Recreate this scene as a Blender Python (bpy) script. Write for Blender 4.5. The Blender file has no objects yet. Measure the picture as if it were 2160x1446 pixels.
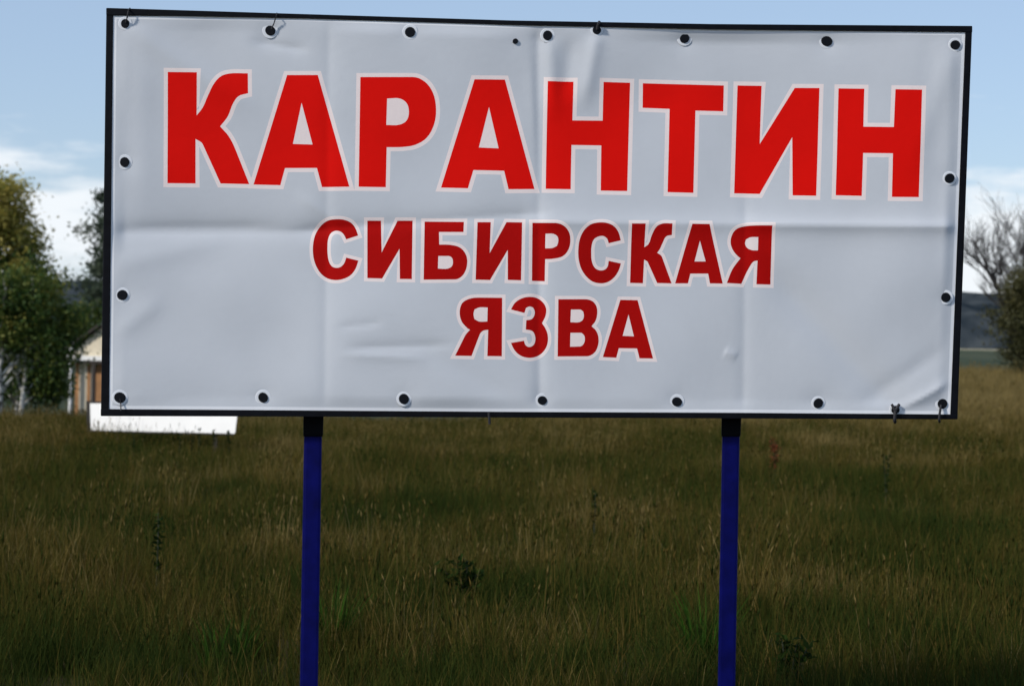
import bpy, bmesh, math, random
import numpy as np
from mathutils import Vector, Matrix
from mathutils.geometry import delaunay_2d_cdt

scene = bpy.context.scene
R = math.radians
# ------------------------------------------------------------------ camera
CAM = np.array([0.0, 0.0, 1.6])
ROLL = R(1.0)
FPX = 1080.0 / math.tan(R(15.0))            # focal length in photo pixels (2160 wide)
CR = np.array([math.cos(ROLL), 0, math.sin(ROLL)])
CU = np.array([-math.sin(ROLL), 0, math.cos(ROLL)])
CF = np.array([0.0, 1.0, 0.0])
cd = bpy.data.cameras.new("camera"); cam = bpy.data.objects.new("camera", cd)
scene.collection.objects.link(cam); scene.camera = cam
cd.sensor_width = 36; cd.lens = 18 / math.tan(R(15)); cd.clip_start = 0.1; cd.clip_end = 6000
cam.matrix_world = Matrix(((CR[0], CU[0], -CF[0], CAM[0]), (CR[1], CU[1], -CF[1], CAM[1]),
                           (CR[2], CU[2], -CF[2], CAM[2]), (0, 0, 0, 1)))
cd.dof.use_dof = True; cd.dof.focus_distance = 6.75; cd.dof.aperture_fstop = 5.0

# ------------------------------------------------------------------ light
SUN_AZ = R(-57)      # from the left, a little in front of the board (0 = behind the camera's back, i.e. -Y)
SUN_EL = R(34)
sdir = Vector((math.sin(SUN_AZ) * math.cos(SUN_EL), -math.cos(SUN_AZ) * math.cos(SUN_EL), math.sin(SUN_EL)))
sl = bpy.data.lights.new("sun", 'SUN'); sl.energy = 2.6; sl.angle = R(5); sl.color = (1, 0.93, 0.83)
so = bpy.data.objects.new("sun", sl); scene.collection.objects.link(so)
so.rotation_euler = sdir.to_track_quat('Z', 'Y').to_euler()

w = bpy.data.worlds.new("World"); scene.world = w; w.use_nodes = True
wn, wl = w.node_tree.nodes, w.node_tree.links
wn.clear()
sky = wn.new('ShaderNodeTexSky'); sky.sky_type = 'NISHITA'; sky.sun_disc = False
sky.sun_elevation = SUN_EL; sky.sun_rotation = math.atan2(sdir.x, sdir.y)
sky.air_density = 1.0; sky.dust_density = 0.6; sky.ozone_density = 3.0; sky.altitude = 200
tc = wn.new('ShaderNodeTexCoord')
mp = wn.new('ShaderNodeMapping'); mp.inputs['Scale'].default_value = (1.0, 1.0, 4.2)
mp.inputs['Location'].default_value = (0.37, 0.1, 0.0)
no = wn.new('ShaderNodeTexNoise'); no.inputs['Scale'].default_value = 5.5; no.inputs['Detail'].default_value = 7; no.inputs['Roughness'].default_value = 0.55
sx = wn.new('ShaderNodeSeparateXYZ')
band = wn.new('ShaderNodeMapRange'); band.interpolation_type = 'SMOOTHSTEP'
for k, v in zip(('From Min', 'From Max', 'To Min', 'To Max'), (0.02, 0.15, 0.20, -0.08)): band.inputs[k].default_value = v
add = wn.new('ShaderNodeMath'); add.operation = 'ADD'
mk = wn.new('ShaderNodeMapRange'); mk.interpolation_type = 'SMOOTHSTEP'
for k, v in zip(('From Min', 'From Max', 'To Min', 'To Max'), (0.56, 0.70, 0.0, 0.9)): mk.inputs[k].default_value = v
mixc = wn.new('ShaderNodeMix'); mixc.data_type = 'RGBA'
mixc.inputs['B'].default_value = (7.2, 7.5, 7.8, 1)
bg = wn.new('ShaderNodeBackground'); bg.inputs['Strength'].default_value = 0.105
wo = wn.new('ShaderNodeOutputWorld')
wl.new(tc.outputs['Generated'], mp.inputs['Vector']); wl.new(mp.outputs[0], no.inputs['Vector'])
wl.new(tc.outputs['Generated'], sx.inputs[0]); wl.new(sx.outputs['Z'], band.inputs['Value'])
wl.new(no.outputs['Fac'], add.inputs[0]); wl.new(band.outputs[0], add.inputs[1])
wl.new(add.outputs[0], mk.inputs['Value']); wl.new(mk.outputs[0], mixc.inputs['Factor'])
veil = wn.new('ShaderNodeMix'); veil.data_type = 'RGBA'; veil.inputs['Factor'].default_value = 0.5; veil.inputs['B'].default_value = (3.7, 4.65, 6.2, 1)
wl.new(sky.outputs[0], veil.inputs['A']); wl.new(veil.outputs['Result'], mixc.inputs['A']); wl.new(mixc.outputs['Result'], bg.inputs['Color']); wl.new(bg.outputs[0], wo.inputs[0])

vs = scene.view_settings
vs.view_transform = 'Standard'; vs.look = 'None'; vs.gamma = 1; vs.use_curve_mapping = False; vs.exposure = 0.32

# ------------------------------------------------------------------ helpers
COL = scene.collection
def ray(u, v):
    """photo pixel -> world direction (forward component 1)"""
    u = np.asarray(u, float); v = np.asarray(v, float)
    return CF + np.multiply.outer((u - 1080) / FPX, CR) + np.multiply.outer((723 - v) / FPX, CU)
def on_plane(u, v, p0, n):
    d = ray(u, v); t = ((p0 - CAM) @ n) / (d @ n)
    return CAM + d * t[..., None]
def at_depth(u, v, y):
    return CAM + ray(u, v) * y

def tag(o, label=None, cat=None, group=None, kind=None):
    if label: o['label'] = label
    if cat: o['category'] = cat
    if group: o['group'] = group
    if kind: o['kind'] = kind
    return o
def empty(name, loc=(0, 0, 0), rz=0.0):
    o = bpy.data.objects.new(name, None); COL.objects.link(o); o.location = loc; o.rotation_euler = (0, 0, rz)
    o.empty_display_size = 0.2
    return o
def link(name, me, mat=None, parent=None, smooth=False):
    o = bpy.data.objects.new(name, me); COL.objects.link(o)
    if mat is not None:
        for m in (mat if isinstance(mat, (list, tuple)) else [mat]): me.materials.append(m)
    if parent is not None: o.parent = parent
    if smooth:
        me.polygons.foreach_set('use_smooth', np.ones(len(me.polygons), bool))
    return o
def mesh_np(name, V, loops, sizes):
    me = bpy.data.meshes.new(name)
    V = np.asarray(V, np.float32); loops = np.asarray(loops, np.int32).ravel(); sizes = np.asarray(sizes, np.int32)
    me.vertices.add(len(V)); me.vertices.foreach_set('co', V.ravel())
    me.loops.add(len(loops)); me.loops.foreach_set('vertex_index', loops)
    me.polygons.add(len(sizes))
    st = np.zeros(len(sizes), np.int32); st[1:] = np.cumsum(sizes)[:-1]
    me.polygons.foreach_set('loop_start', st)
    me.update(calc_edges=True); me.validate()
    return me
def bm_mesh(name, bm):
    me = bpy.data.meshes.new(name); bmesh.ops.recalc_face_normals(bm, faces=bm.faces[:]); bm.to_mesh(me); bm.free(); return me
def box(bm, lo, hi, mi=0, bev=0.0):
    x0, y0, z0 = lo; x1, y1, z1 = hi
    vv = [bm.verts.new(p) for p in ((x0,y0,z0),(x1,y0,z0),(x1,y1,z0),(x0,y1,z0),(x0,y0,z1),(x1,y0,z1),(x1,y1,z1),(x0,y1,z1))]
    fs = [bm.faces.new([vv[i] for i in q]) for q in ((0,3,2,1),(4,5,6,7),(0,1,5,4),(1,2,6,5),(2,3,7,6),(3,0,4,7))]
    for f in fs: f.material_index = mi
    if bev:
        bmesh.ops.bevel(bm, geom=list({e for f in fs for e in f.edges}), offset=bev, segments=2, profile=0.7, affect='EDGES')
def prism(bm, front, back, bev=0.0):
    """closed loop of points in front and the same loop behind"""
    a = [bm.verts.new(p) for p in front]; b = [bm.verts.new(p) for p in back]; n = len(a)
    fs = [bm.faces.new(a), bm.faces.new(b[::-1])]
    for i in range(n): fs.append(bm.faces.new((a[i], b[i], b[(i+1) % n], a[(i+1) % n])))
    if bev:
        bmesh.ops.bevel(bm, geom=list({e for f in fs for e in f.edges}), offset=bev, segments=2, profile=0.7, affect='EDGES')
def tube_np(paths, seg=6):
    """paths: list of (pts Nx3, radii N) -> V, loops, sizes"""
    V, L = [], []; off = 0
    ang = np.arange(seg) * 2 * np.pi / seg
    for P, r in paths:
        P = np.asarray(P, float); r = np.asarray(r, float); n = len(P)
        T = np.gradient(P, axis=0); T /= np.linalg.norm(T, axis=1)[:, None] + 1e-9
        ref = np.where(np.abs(T[:, 2:3]) > 0.9, np.array([[1., 0, 0]]), np.array([[0, 0, 1.]]))
        A = np.cross(T, ref); A /= np.linalg.norm(A, axis=1)[:, None] + 1e-9
        B = np.cross(T, A)
        ring = P[:, None, :] + r[:, None, None] * (np.cos(ang)[None, :, None] * A[:, None, :] + np.sin(ang)[None, :, None] * B[:, None, :])
        V.append(ring.reshape(-1, 3))
        i = np.arange(n - 1)[:, None] * seg; j = np.arange(seg)[None, :]; j2 = (j + 1) % seg
        q = np.stack([i + j, i + j2, i + seg + j2, i + seg + j], -1).reshape(-1, 4) + off
        L.append(q); off += n * seg
    V = np.concatenate(V); L = np.concatenate(L)
    return V, L, np.full(len(L), 4)

# ---- materials
def new_mat(name):
    m = bpy.data.materials.new(name); m.use_nodes = True
    nt = m.node_tree; return m, nt, nt.nodes['Principled BSDF']
def ramp_noise(nt, vec_out, scale, cols, detail=4, stretch=None, rough=0.55):
    n, l = nt.nodes, nt.links
    t = n.new('ShaderNodeTexNoise'); t.inputs['Scale'].default_value = scale; t.inputs['Detail'].default_value = detail; t.inputs['Roughness'].default_value = rough
    if stretch:
        mpn = n.new('ShaderNodeMapping'); mpn.inputs['Scale'].default_value = stretch; l.new(vec_out, mpn.inputs[0]); vec_out = mpn.outputs[0]
    l.new(vec_out, t.inputs['Vector'])
    r = n.new('ShaderNodeValToRGB'); e = r.color_ramp.elements
    while len(e) < len(cols): e.new(0.5)
    for el, (p, c) in zip(e, cols): el.position = p; el.color = (*c, 1)
    l.new(t.outputs['Fac'], r.inputs['Fac'])
    return t, r
def simple(name, col, rough=0.6, var=0.15, scale=8, metallic=0.0, bump=0.0, spec=0.5, coords='Object'):
    m, nt, b = new_mat(name); n, l = nt.nodes, nt.links
    c = n.new('ShaderNodeTexCoord')
    lo = tuple(x * (1 - var) for x in col); hi = tuple(min(1, x * (1 + var)) for x in col)
    t, r = ramp_noise(nt, c.outputs[coords], scale, [(0.3, lo), (0.7, hi)], 6)
    l.new(r.outputs[0], b.inputs['Base Color']); b.inputs['Roughness'].default_value = rough; b.inputs['Metallic'].default_value = metallic
    b.inputs['Specular IOR Level'].default_value = spec
    if bump:
        bp = n.new('ShaderNodeBump'); bp.inputs['Strength'].default_value = bump; bp.inputs['Distance'].default_value = 0.01
        l.new(t.outputs['Fac'], bp.inputs['Height']); l.new(bp.outputs[0], b.inputs['Normal'])
    return m
def leaf_mat(name, cols, trans=0.35, attr='tint', patch=None, rough=0.6, spec=0.25, inst=None):
    """foliage: per-leaf tint attribute through a colour ramp, part of the light passing through"""
    m, nt, b = new_mat(name); n, l = nt.nodes, nt.links
    a = n.new('ShaderNodeAttribute'); a.attribute_name = attr
    r = n.new('ShaderNodeValToRGB'); e = r.color_ramp.elements
    while len(e) < len(cols): e.new(0.5)
    for el, (p, c) in zip(e, cols): el.position = p; el.color = (*c, 1)
    fac = a.outputs['Fac']
    if patch:
        g = n.new('ShaderNodeNewGeometry'); ts = n.new('ShaderNodeTexNoise'); ts.inputs['Scale'].default_value = patch[0]; ts.inputs['Detail'].default_value = 3
        l.new(g.outputs['Position'], ts.inputs['Vector'])
        mr = n.new('ShaderNodeMapRange')
        for k, v in zip(('From Min', 'From Max', 'To Min', 'To Max'), (0.3, 0.7, -patch[1], patch[1])): mr.inputs[k].default_value = v
        l.new(ts.outputs['Fac'], mr.inputs['Value'])
        ad = n.new('ShaderNodeMath'); ad.operation = 'ADD'; l.new(fac, ad.inputs[0]); l.new(mr.outputs[0], ad.inputs[1]); fac = ad.outputs[0]
    if inst:
        ia = n.new('ShaderNodeAttribute'); ia.attribute_type = 'INSTANCER'; ia.attribute_name = inst
        ad2 = n.new('ShaderNodeMath'); ad2.operation = 'ADD'; l.new(fac, ad2.inputs[0]); l.new(ia.outputs['Fac'], ad2.inputs[1]); fac = ad2.outputs[0]
    l.new(fac, r.inputs['Fac'])
    l.new(r.outputs[0], b.inputs['Base Color']); b.inputs['Roughness'].default_value = rough; b.inputs['Specular IOR Level'].default_value = spec
    tr = n.new('ShaderNodeBsdfTranslucent'); l.new(r.outputs[0], tr.inputs['Color'])
    mx = n.new('ShaderNodeMixShader'); mx.inputs[0].default_value = trans
    l.new(b.outputs[0], mx.inputs[1]); l.new(tr.outputs[0], mx.inputs[2]); l.new(mx.outputs[0], n['Material Output'].inputs['Surface'])
    return m

# ------------------------------------------------------------------ terrain
def sstep(a, b, x):
    t = np.clip((x - a) / (b - a), 0, 1); return t * t * (3 - 2 * t)
def terrain(x, y):
    x = np.asarray(x, float); y = np.asarray(y, float)
    t = sstep(-0.05, 0.19, x / np.maximum(y + 4, 8))
    zl = -3.3 * sstep(18, 118, y)
    zr = 0.55 * sstep(38, 70, y) - 2.7 * sstep(74, 150, y)
    z = zl * (1 - t) + zr * t
    z = z + 4.8 * sstep(380, 960, y)
    near = 1 - sstep(60, 200, y)
    z = z + near * (0.05 * np.sin(x * 0.9 + y * 0.37) * np.sin(y * 0.55 - x * 0.21) + 0.03 * np.sin(x * 2.3 + 1) * np.sin(y * 1.7)) * sstep(2, 8, y)
    return z
xs = np.unique(np.concatenate([np.linspace(-1600, -200, 30), np.linspace(-200, -40, 41), np.linspace(-40, 40, 161), np.linspace(40, 200, 41), np.linspace(200, 1600, 30)]))
ys = np.unique(np.concatenate([np.linspace(-300, -10, 20), np.linspace(-10, 60, 141), np.linspace(60, 200, 71), np.linspace(200, 1000, 60), np.linspace(1000, 3000, 20)]))
XX, YY = np.meshgrid(xs, ys); nx, ny = len(xs), len(ys)
V = np.stack([XX, YY, terrain(XX, YY)], -1).reshape(-1, 3)
i = (np.arange(ny - 1)[:, None] * nx + np.arange(nx - 1)[None, :])
Q = np.stack([i, i + 1, i + nx + 1, i + nx], -1).reshape(-1, 4)
m, nt, b = new_mat("ground_mat"); n, l = nt.nodes, nt.links
g = n.new('ShaderNodeNewGeometry')
_, r1 = ramp_noise(nt, g.outputs['Position'], 0.35, [(0.3, (0.030, 0.030, 0.010)), (0.5, (0.050, 0.042, 0.016)), (0.72, (0.075, 0.055, 0.022))], 8)
_, r2 = ramp_noise(nt, g.outputs['Position'], 0.02, [(0.35, (0.034, 0.050, 0.026)), (0.65, (0.062, 0.070, 0.038))], 6, (1, 0.35, 1))
_, r3 = ramp_noise(nt, g.outputs['Position'], 0.03, [(0.35, (0.30, 0.26, 0.16)), (0.65, (0.40, 0.36, 0.24))], 5)
sp = n.new('ShaderNodeSeparateXYZ'); l.new(g.outputs['Position'], sp.inputs[0])
def mr_(a, b_):
    q = n.new('ShaderNodeMapRange'); q.interpolation_type = 'SMOOTHSTEP'; q.inputs['From Min'].default_value = a; q.inputs['From Max'].default_value = b_
    l.new(sp.outputs['Y'], q.inputs['Value']); return q.outputs[0]
mA = n.new('ShaderNodeMix'); mA.data_type = 'RGBA'; l.new(mr_(95, 130), mA.inputs['Factor']); l.new(r1.outputs[0], mA.inputs['A']); l.new(r2.outputs[0], mA.inputs['B'])
mB = n.new('ShaderNodeMix'); mB.data_type = 'RGBA'; l.new(mr_(820, 835), mB.inputs['Factor']); l.new(mA.outputs['Result'], mB.inputs['A']); l.new(r3.outputs[0], mB.inputs['B'])
l.new(mB.outputs['Result'], b.inputs['Base Color']); b.inputs['Roughness'].default_value = 0.95; b.inputs['Specular IOR Level'].default_value = 0.1
tag(link("ground", mesh_np("ground", V, Q, np.full(len(Q), 4)), m, smooth=True), kind='structure')

# wooded ridge far behind
rng = np.random.default_rng(5)
xs = np.linspace(-1500, 1500, 700); rows = 6
prof = np.zeros_like(xs)
for k in range(1, 60):
    prof += rng.normal() * (1.0 / k ** 0.9) * np.sin(xs * 0.0021 * k * 2 + rng.uniform(0, 6.28))
prof = 35 + 2.2 * prof + rng.uniform(-1.6, 1.6, len(xs)) + 2.0 * np.sin(xs * 0.004)
V = []
for k in range(rows):
    f = k / (rows - 1)
    V.append(np.stack([xs, np.full_like(xs, 960.0) + 260 * f ** 1.5, -2 + (prof + 2) * np.sqrt(np.sin(f * np.pi / 2))], -1))
V.append(np.stack([xs, np.full_like(xs, 1700.0), np.full_like(xs, -6.0)], -1))
V = np.concatenate(V); nx = len(xs); i = (np.arange(rows)[:, None] * nx + np.arange(nx - 1)[None, :])
Q = np.stack([i, i + 1, i + nx + 1, i + nx], -1).reshape(-1, 4)
m, nt, b = new_mat("forest_ridge"); n, l = nt.nodes, nt.links
g = n.new('ShaderNodeNewGeometry')
_, r1 = ramp_noise(nt, g.outputs['Position'], 0.05, [(0.35, (0.016, 0.024, 0.032)), (0.65, (0.060, 0.070, 0.076))], 8)
l.new(r1.outputs[0], b.inputs['Base Color']); b.inputs['Roughness'].default_value = 1; b.inputs['Specular IOR Level'].default_value = 0
tag(link("hill", mesh_np("hill", V, Q, np.full(len(Q), 4)), m), kind='structure')

# ------------------------------------------------------------------ the sign
YAW = R(3.8)
SN = np.array([math.sin(YAW), -math.cos(YAW), 0.0])       # faces the road
SP0 = np.array([0.0, 6.72, 1.6])
def S(u, v, off=0.0):
    """photo pixel -> point on the sign's plane, moved off metres towards the road"""
    return on_plane(np.asarray(u, float), np.asarray(v, float), SP0 + SN * off, SN)
PXM = 6.72 / FPX                                            # metres per photo pixel on the sign

steel = simple("black_steel", (0.003, 0.0035, 0.006), 0.6, 0.4, 30, bump=0.1, spec=0.12)
navy = simple("navy_paint", (0.0015, 0.0025, 0.078), 0.5, 0.3, 14, bump=0.08, spec=0.10)
collar_m = simple("black_paint", (0.002, 0.002, 0.003), 0.6, 0.3, 20, spec=0.08)
screw_m = simple("dark_screw", (0.004, 0.005, 0.008), 0.6, 0.3, 60, spec=0.15)
washer_m = simple("pale_washer", (0.76, 0.79, 0.84), 0.5, 0.06, 40, spec=0.2)
cord_m = simple("dark_cord", (0.02, 0.02, 0.025), 0.8, 0.3, 60)

GZ = float(terrain(0, 6.7))
sign_base = (SP0[0], SP0[1] - 0.06, GZ)
sign = empty("billboard", sign_base)
tag(sign, "large quarantine billboard, white banner with red lettering in black frame on two navy posts", "billboard")
SB = np.array(sign_base)
def bar(name, outer, inner, off0, off1, mat, bev=0.004, parent=sign):
    pts = list(outer) + list(inner)[::-1]
    u = [p[0] for p in pts]; v = [p[1] for p in pts]
    bm = bmesh.new(); prism(bm, S(u, v, off0) - SB, S(u, v, off1) - SB, bev)
    return link(name, bm_mesh(name, bm), mat, parent)
# frame of square tube, the top rail a little bowed
TOPO = [(224, 17), (420, 23), (640, 30), (1080, 43.5), (1500, 51), (2051, 55)]
TOPI = [(224, 33), (420, 34.5), (640, 39), (1080, 53), (1500, 62), (2051, 68.5)]
BOTO = [(212.5, 877), (640, 878), (1080, 880), (1560, 882), (2020, 884)]
BOTI = [(212.5, 862), (640, 865), (1080, 868), (1560, 870), (2020, 873.5)]
bar("frame_bar", TOPO, TOPI, 0.005, -0.036, steel)
bar("frame_bar", BOTI, BOTO, 0.005, -0.036, steel)
bar("frame_bar", [(224.3, 26), (212.9, 870)], [(239, 26), (230, 870)], 0.0035, -0.037, steel)
bar("frame_bar", [(2036.3, 61), (2004.2, 879)], [(2050.6, 61), (2019.7, 879)], 0.0035, -0.037, steel)
# cross rails behind the banner
bar("cross_rail", [(240, 462), (2022, 476)], [(240, 476), (2022, 490)], -0.040, -0.06, steel, 0.003)
# posts, with black sockets under the frame
for (t0, t1, b0, b1) in (((642, 876), (685, 876), (632.5, 1446), (675.5, 1446)), ((1524, 880), (1566, 880), (1514, 1446), (1556, 1446))):
    def ext(p, q, v): return p[0] + (q[0] - p[0]) * (v - p[1]) / (q[1] - p[1])
    va, vb = 95.0, 1840.0
    # flat-sided steel post
    o = bar("post", [(ext(t0, b0, va), va), (ext(t0, b0, vb), vb)], [(ext(t1, b1, va) - 5, va), (ext(t1, b1, vb) - 5, vb)], -0.062, -0.132, navy, 0.010)
    c0, c1 = 860.0, 920.0
    s = bar("socket", [(ext(t0, b0, c0) - 2, c0), (ext(t0, b0, c1) - 2, c1)], [(ext(t1, b1, c0) - 2, c0), (ext(t1, b1, c1) - 3, c1)], -0.052, -0.142, collar_m, 0.006, parent=o)

# ---- lettering, traced as outlines on the banner
def sc(pts, x0, y0, k): return [(x0 + x / k, y0 + y / k) for x, y in pts]
A3 = lambda p: sc(p, 200, 0, 2.16)
A4 = lambda p: sc(p, 1080, 0, 2.16)
B1 = lambda p: sc(p, 640, 440, 4.1538)
B2 = lambda p: sc(p, 1120, 440, 4.0)
C1 = lambda p: sc(p, 940, 610, 4.6957)
letters = []   # (line, [outer, counter, ...])
letters += [(1, [A3([(332,328),(465,330),(463,525),(490,490),(515,435),(545,378),(575,347),(612,335),(697,334),(698,425),(655,438),(630,470),(605,530),(570,575),(608,618),(640,680),(703,838),(572,835),(490,655),(458,632),(458,835),(330,834)])]),
 (1, [A3([(876,342),(1016,342),(1160,851),(1035,852),(1012,765),(866,765),(845,843),(722,840)]), A3([(942,468),(902,655),(992,658)])]),
 (1, [A3([(1210,352),(1450,352),(1502,372),(1540,422),(1555,498),(1545,570),(1512,628),(1460,660),(1400,670),(1330,671),(1326,853),(1202,851)]), A3([(1332,450),(1390,450),(1420,470),(1431,510),(1420,550),(1390,568),(1328,570)])]),
 (1, [A3([(1730,362),(1869,363),(2004,861),(1885,862),(1865,778),(1725,775),(1700,858),(1577,855)]), A3([(1796,488),(1750,672),(1840,676)])]),
 (1, [A4([(163,370),(281,372),(276,548),(414,549),(418,373),(540,376),(526,870),(405,868),(408,662),(272,660),(268,862),(154,860)])]),
 (1, [A4([(598,378),(968,388),(965,506),(838,503),(828,878),(710,875),(720,495),(597,490)])]),
 (1, [A4([(1030,388),(1140,390),(1131,655),(1290,400),(1402,401),(1386,892),(1279,890),(1278,625),(1130,883),(1014,880)])]),
 (1, [A4([(1488,403),(1605,405),(1600,578),(1737,580),(1745,408),(1866,410),(1850,899),(1728,898),(1732,700),(1598,698),(1592,893),(1474,890)])]),
 (2, [B1([(480,235),(455,170),(420,125),(360,98),(290,92),(210,105),(150,150),(105,220),(85,300),(82,370),(90,440),(115,510),(155,570),(210,610),(280,625),(350,615),(410,585),(455,530),(482,455),(375,428),(355,480),(325,510),(290,518),(250,505),(225,465),(212,400),(210,340),(215,270),(235,220),(270,195),(310,195),(345,215),(375,268)])]),
 (2, [B1([(560,105),(680,105),(686,382),(825,105),(957,105),(950,617),(845,616),(842,352),(690,612),(560,608)])]),
 (2, [B1([(1062,113),(1407,116),(1402,205),(1188,205),(1190,315),(1290,318),(1370,340),(1420,395),(1436,460),(1425,530),(1390,590),(1330,620),(1053,622)]), B1([(1182,415),(1270,415),(1300,430),(1310,465),(1300,505),(1265,525),(1178,525)])]),
 (2, [B1([(1525,118),(1642,118),(1632,388),(1780,118),(1917,120),(1907,628),(1790,624),(1790,362),(1635,625),(1508,622)])]),
 (2, [B2([(12,120),(200,122),(275,145),(320,200),(332,270),(316,345),(270,400),(190,422),(120,426),(116,612),(8,609)]), B2([(122,212),(190,214),(222,235),(230,272),(218,315),(180,332),(120,335)])]),
 (2, [B2([(757,268),(740,205),(700,150),(640,122),(570,118),(500,135),(445,185),(410,260),(398,350),(402,430),(425,510),(465,570),(520,615),(590,630),(650,618),(710,570),(745,510),(759,462),(655,440),(645,490),(620,515),(580,520),(540,500),(515,450),(508,380),(512,310),(530,260),(570,235),(610,232),(640,252),(655,292)])]),
 (2, [B2([(850,126),(966,126),(957,325),(990,300),(1020,220),(1060,150),(1110,126),(1192,126),(1189,222),(1140,235),(1115,280),(1085,345),(1065,372),(1105,405),(1187,630),(1065,627),(985,450),(955,430),(945,629),(836,626)])]),
 (2, [B2([(1360,128),(1506,130),(1618,632),(1510,630),(1495,548),(1345,548),(1325,630),(1216,630)]), B2([(1426,270),(1380,445),(1474,445)])]),
 (2, [B2([(2032,143),(1890,143),(1800,150),(1730,175),(1695,225),(1685,290),(1705,350),(1745,400),(1768,418),(1700,510),(1652,627),(1776,634),(1840,500),(1880,445),(1912,438),(1902,637),(2022,640)]), B2([(1917,240),(1850,242),(1815,260),(1808,295),(1825,330),(1865,350),(1915,352)])]),
 (3, [C1([(560,84),(330,82),(230,95),(165,135),(140,200),(142,270),(165,330),(215,385),(240,400),(190,460),(93,656),(256,659),(335,450),(370,410),(420,400),(412,660),(556,662)]), C1([(415,180),(330,180),(285,200),(275,245),(285,295),(330,318),(412,318)])]),
 (3, [C1([(646,200),(680,140),(740,95),(820,75),(900,85),(960,125),(995,190),(990,260),(955,335),(990,390),(1012,460),(1005,550),(965,620),(900,665),(820,677),(740,655),(680,600),(646,530),(775,508),(790,550),(820,570),(860,560),(885,520),(885,460),(860,415),(793,397),(798,305),(850,295),(875,265),(882,215),(865,180),(830,170),(795,185),(780,234)])]),
 (3, [C1([(1115,98),(1380,98),(1450,115),(1490,160),(1502,230),(1485,310),(1445,365),(1490,410),(1514,480),(1505,570),(1470,630),(1400,662),(1108,664)]), C1([(1240,200),(1330,200),(1362,220),(1368,260),(1355,305),(1320,325),(1235,325)]), C1([(1235,430),(1335,430),(1370,455),(1378,495),(1365,540),(1330,565),(1232,568)])]),
 (3, [C1([(1730,104),(1902,107),(2054,684),(1920,682),(1895,585),(1715,582),(1690,677),(1556,670)]), C1([(1811,250),(1753,460),(1864,465)])])]
def smooth(poly, sub=4):
    """round the gently turning runs of a traced outline, keep its sharp corners"""
    p = np.asarray(poly, float); n_ = len(p)
    if n_ < 4: return p
    e = np.roll(p, -1, 0) - p; Ln = np.linalg.norm(e, axis=1); u = e / Ln[:, None]
    out = []
    turn = np.degrees(np.arccos(np.clip((u * np.roll(u, 1, 0)).sum(1), -1, 1)))
    T = np.zeros_like(p); corner = turn > 48
    for k in range(n_):
        a_, b_ = u[k - 1], u[k]
        if Ln[k - 1] > 2.2 * Ln[k]: T[k] = a_
        elif Ln[k] > 2.2 * Ln[k - 1]: T[k] = b_
        else: T[k] = (a_ + b_) / np.linalg.norm(a_ + b_) if not corner[k] else 0
    for k in range(n_):
        j = (k + 1) % n_
        t0 = u[k] if corner[k] else T[k]; t1 = u[k] if corner[j] else T[j]
        if corner[k] and corner[j]: out.append(p[k]); continue
        for q in range(sub):
            t = q / sub; h = (2*t**3-3*t**2+1, t**3-2*t**2+t, -2*t**3+3*t**2, t**3-t**2)
            out.append(h[0]*p[k] + h[1]*t0*Ln[k] + h[2]*p[j] + h[3]*t1*Ln[k])
    return np.array(out)
letters = [(ln, [smooth(q) for q in lps]) for ln, lps in letters]
def area(p):
    p = np.asarray(p); x, y = p[:, 0], p[:, 1]; return 0.5 * np.sum(x * np.roll(y, -1) - np.roll(x, -1) * y)
def offset(poly, d):
    """mitred outward offset (positive d grows an outer loop)"""
    p = np.asarray(poly, float)
    if area(p) < 0: p = p[::-1]
    e = np.roll(p, -1, 0) - p; e /= np.linalg.norm(e, axis=1)[:, None]
    nrm = np.stack([e[:, 1], -e[:, 0]], -1)
    n0 = np.roll(nrm, 1, 0); mdir = n0 + nrm; mdir /= np.linalg.norm(mdir, axis=1)[:, None] + 1e-9
    c = np.clip((mdir * nrm).sum(1), 0.55, 1)
    return p + mdir * (d / c)[:, None]
def inside(P, poly):
    poly = np.asarray(poly); x, y = P[:, 0], P[:, 1]; r = np.zeros(len(P), bool)
    x0, y0 = poly[:, 0], poly[:, 1]; x1, y1 = np.roll(x0, -1), np.roll(y0, -1)
    for a, b_, c, d in zip(x0, y0, x1, y1):
        if b_ == d: continue
        k = ((b_ > y) != (d > y)); r ^= k & (x < (c - a) * (y - b_) / (d - b_) + a)
    return r
# banner outline in photo pixels (tucked just behind the frame's inner edge)
BO = [(237.5, 31.5), (640, 36.5), (1080, 50.5), (1500, 59.5), (2037.5, 66), (2006, 875), (1560, 871.5), (1080, 869.5), (640, 866.5), (228.5, 863.5)]
pts2, edges2 = [], []
def add_loop(poly, step=7.0):
    poly = np.asarray(poly, float); out = []
    for a, b_ in zip(poly, np.roll(poly, -1, 0)):
        k = max(1, int(np.linalg.norm(b_ - a) / step))
        for q in range(k): out.append(a + (b_ - a) * q / k)
    s0 = len(pts2); pts2.extend(out); k = len(out)
    edges2.extend([(s0 + q, s0 + (q + 1) % k) for q in range(k)])
add_loop(BO)
add_loop(offset(BO, -8.5)); halos = []
for line, loops in letters:
    hw = 8.5 if line == 1 else 7.0
    for k, lp in enumerate(loops): add_loop(lp, 9)
    h = offset(loops[0], hw); halos.append(h); add_loop(h, 10)
    for lp in loops[1:]:
        p = np.asarray(lp)
gx, gy = np.meshgrid(np.arange(232, 2040, 7.0), np.arange(34, 876, 7.0))
gx = gx + (np.arange(gx.shape[0])[:, None] % 2) * 3.5
G = np.stack([gx.ravel(), gy.ravel()], -1)
G = G[inside(G, offset(BO, -11.0))]
pts2.extend(list(G))
vco, _, fac, *_ = delaunay_2d_cdt([Vector((p[0], p[1])) for p in pts2], edges2, [], 0, 1e-4)
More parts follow.
